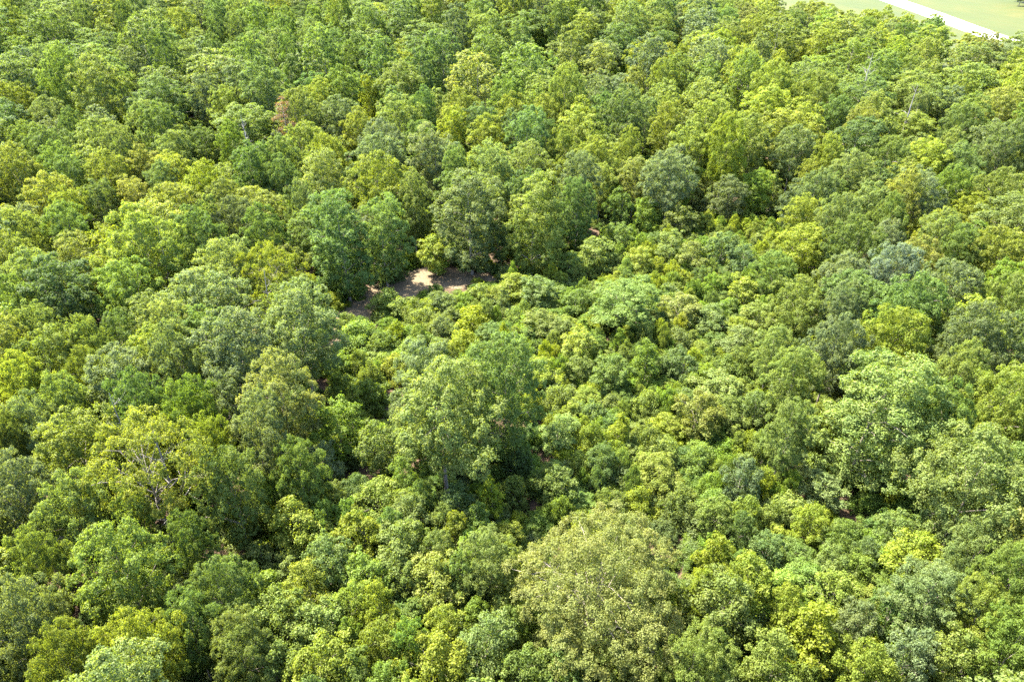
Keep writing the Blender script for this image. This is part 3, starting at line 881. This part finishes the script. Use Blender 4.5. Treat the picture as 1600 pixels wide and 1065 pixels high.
# ------------------------------------------------------------------ the rest of the wood and the ground layer: one object each
def scatter(name, pts, rot, scl, pick, tint, sources, **props):
    """one object whose points carry plants (geometry nodes)"""
    me = bpy.data.meshes.new(name)
    me.vertices.add(len(pts)); me.vertices.foreach_set('co', np.asarray(pts, np.float32).ravel())
    for nm, ty, key, v in (('turn', 'FLOAT', 'value', rot), ('size', 'FLOAT_VECTOR', 'vector', scl), ('pick', 'INT', 'value', pick), ('tint', 'FLOAT_COLOR', 'color', tint)):
        a = me.attributes.new(nm, ty, 'POINT')
        a.data.foreach_set(key, np.asarray(v, np.int32 if ty == 'INT' else np.float32).ravel())
    o = obj(name, me, **props)
    c = bpy.data.collections.new(name + '_plants')
    for i, (m) in enumerate(sources):
        c.objects.link(bpy.data.objects.new('%s_plant_%03d' % (name, i), m))
    g = bpy.data.node_groups.new(name, 'GeometryNodeTree')
    g.interface.new_socket('Geometry', in_out='INPUT', socket_type='NodeSocketGeometry')
    g.interface.new_socket('Geometry', in_out='OUTPUT', socket_type='NodeSocketGeometry')
    N = g.nodes.new; L = g.links.new
    gi, go = N('NodeGroupInput'), N('NodeGroupOutput')
    ci = N('GeometryNodeCollectionInfo'); ci.inputs[0].default_value = c
    ci.inputs['Separate Children'].default_value = True; ci.inputs['Reset Children'].default_value = True
    ip = N('GeometryNodeInstanceOnPoints'); ip.inputs['Pick Instance'].default_value = True

    def named(nm, ty):
        n = N('GeometryNodeInputNamedAttribute'); n.data_type = ty; n.inputs['Name'].default_value = nm
        return n.outputs[0]
    cx = N('ShaderNodeCombineXYZ'); L(named('turn', 'FLOAT'), cx.inputs[2])
    L(gi.outputs[0], ip.inputs['Points']); L(ci.outputs[0], ip.inputs['Instance'])
    L(named('pick', 'INT'), ip.inputs['Instance Index'])
    e2r = N('FunctionNodeEulerToRotation'); L(cx.outputs[0], e2r.inputs[0]); L(e2r.outputs[0], ip.inputs['Rotation'])
    L(named('size', 'FLOAT_VECTOR'), ip.inputs['Scale'])
    L(ip.outputs[0], go.inputs[0])
    md = o.modifiers.new('plants', 'NODES'); md.node_group = g
    return o


def whole(key):
    p = PROTO[key]
    n = len(p['co'])
    co = np.concatenate([p['co'], p['tco']])
    k = len(p['tco'])
    f3 = p['f']; f4 = p['tf'] + n
    idx = np.concatenate([np.zeros(len(f3)), np.ones(len(f4))])
    return mesh_np('tree_' + key, co, f3, f4, mats=[M_LEAF, M_BARK], attrs={'leaf_var': np.concatenate([p['lv'], np.zeros(k)]), 'tip_var': np.concatenate([p['tp'], np.zeros(k)])}, mat_idx=idx)


keys = VAR['far_broad'][:3] + VAR['far_oval'][:2] + VAR['young'][:2] + VAR['shrub'][:1]
USE = {k.rstrip('0123456789'): [q for q in keys if q.rstrip('0123456789') == k.rstrip('0123456789')] for k in keys}
whole_mesh = [whole(k) for k in keys]
pts, rot, scl, pick, tint = [], [], [], [], []
for it in masses:
    f = it['form']
    fam = {'broad': 'far_broad', 'flat': 'far_broad', 'oval': 'far_oval', 'column': 'far_oval', 'shrub': 'shrub'}.get(f, 'young')
    k = USE[fam][int(rng.integers(len(USE[fam])))]
    p = PROTO[k]; s = it['r'] / p['R']
    pts.append((it['x'], it['y'], it['z'] - .05)); rot.append(rng.uniform(0, 6.283)); scl.append((s, s, it['h'] / p['h']))
    pick.append(keys.index(k)); tint.append(tint_of(it))
scatter('distant_forest', pts, rot, scl, pick, tint, whole_mesh, kind='stuff', label='closed leafy canopy of the wood running on into the distance', category='forest')

# undergrowth: knee to head high leafy cover between the stems, with gaps of leaf litter
n = 60000
xs = rng.uniform(-330, 250, n); ys = rng.uniform(10, 400, n)
patch = np.sin(xs * .31 + 1.7) * np.sin(ys * .27) + .6 * np.sin(xs * .83 - ys * .6) + rng.normal(0, .5, n)
k = (np.abs(xs) < 40 + ys * .85) & (field_side(xs, ys) < -1) & ((patch > -.75) | inside(REGROW, xs, ys) | inside(BOTTOM, xs, ys))
for e in ((0, 0), (1, 0), (-1, 0), (0, 1), (0, -1)):
    k &= ~inside(DIRT, xs + e[0], ys + e[1]) | ((rng.uniform(size=n) < .5) & (e[0] + e[1] != 0))
xs, ys = xs[k], ys[k]
sz = rng.uniform(.3, .85, len(xs)) * np.where(ys > 200, 1.5, 1) * np.where(inside(REGROW, xs, ys) | inside(BOTTOM, xs, ys), 1.25, 1)
cols = [TINT[c] for c in 'LMVYDG']
tt = np.array([cols[i] for i in rng.integers(0, len(cols), len(xs))]); tt[:, :3] *= rng.uniform(.8, 1.2, (len(xs), 1)); tt[:, 3] = .1
scatter('undergrowth', np.column_stack([xs, ys, tz(xs, ys)]), rng.uniform(0, 6.28, len(xs)), np.column_stack([sz, sz, sz * rng.uniform(.6, 1.1, len(xs))]),
        rng.integers(0, 4, len(xs)), tt, [PROTO[k_]['crown'] for k_ in VAR['shrub']], kind='stuff', label='low leafy undergrowth between the trees', category='undergrowth')


# ------------------------------------------------------------------ dead trees
def dead_tree(px, py, h, r0, n_br, label, lean=(0, 0), material=M_DEAD, needles=None, seed=1):
    r = np.random.default_rng(seed)
    p = at(px, py, h * .8)
    z = float(tz(p[0], p[1]))
    p = at(px, py, h * .8 + z)
    root = bpy.data.objects.new('dead_tree', None); COL.objects.link(root)
    root.location = (p[0], p[1], z)
    root['label'] = label; root['category'] = 'dead tree'
    zs = np.linspace(-.3, h, 9)
    path = np.column_stack([lean[0] * zs / h + np.cumsum(r.normal(0, .1, 9)), lean[1] * zs / h + np.cumsum(r.normal(0, .1, 9)), zs])
    rad = r0 * np.clip(1 - .9 * np.clip(zs / h, 0, 1), .06, 1)
    c, f = tube(path, rad, 8)
    obj('trunk', mesh_np('dead_trunk', c, None, f, mats=[material], smooth_=True), root)
    for b in range(n_br):
        zb = h * r.uniform(.35, .93)
        s = np.array([np.interp(zb, zs, path[:, q]) for q in (0, 1)] + [zb])
        a = r.uniform(0, 6.28); ln = h * r.uniform(.12, .3) * (1.25 - zb / h)
        d = np.array([math.cos(a), math.sin(a), r.uniform(.3, .9)])
        e = s + d * ln; m = (s + e) / 2 + r.normal(0, .2, 3)
        rb = np.interp(zb, zs, rad) * .5
        ts = [tube([s, m, e], [rb, rb * .6, rb * .2], 5)]
        for q in range(4):
            o_ = s + (e - s) * r.uniform(.35, .95)
            e2 = o_ + unit(d + r.normal(0, .8, 3)) * ln * .45
            ts.append(tube([o_, (o_ + e2) / 2 + r.normal(0, .08, 3), e2], [rb * .4, rb * .25, rb * .08], 4))
        c, f = join_tubes(ts)
        obj('branch', mesh_np('dead_branch', c, None, f, mats=[material], smooth_=True), root)
    if needles is not None:
        c, f, lv, tp, _ = grow(seed + 5, 'oval', 1.7, h * .35, h + .4, 18, .8, 110, .26, flat=.5, loose=.5)
        cr = obj('crown', mesh_np('dead_crown', c, f, mats=[M_LEAF], attrs={'leaf_var': lv, 'tip_var': tp * .5}), root)
        cr['tint'] = needles
    return root


dead_tree(385, 208, 17, .24, 14, 'bare grey dead tree with forked branches among green crowns, upper left', seed=3)
dead_tree(443, 178, 15, .2, 6, 'rust-brown dead tree beside a dark gap, upper left', needles=[.10, .06, .04, 0.0], seed=4)
dead_tree(238, 378, 16, .2, 9, 'thin leafless grey tree left of the clearing, between green crowns', lean=(2.5, -1.5), seed=5)
dead_tree(1355, 108, 17, .3, 16, 'bare greyish tree near the upper right, below the white road', seed=6)
dead_tree(425, 455, 15, .2, 12, 'leafless grey branches sticking out of a mustard-green crown beside the clearing', seed=8)
dead_tree(248, 705, 16, .22, 12, 'bare grey branches poking through the spreading mustard-green tree', seed=9)
dead_tree(182, 655, 15, .17, 10, 'leafless grey twiggy tree between grey-green crowns, left of the tall tan-tipped tree', seed=12)
dead_tree(1430, 158, 16, .3, 5, 'pale broken trunk standing among green crowns, below the white road', seed=14)
lean_t = dead_tree(1548, 296, 13, .35, 2, 'leaning bare trunk beside a dark gap near the right edge', lean=(-6, 3), seed=7)
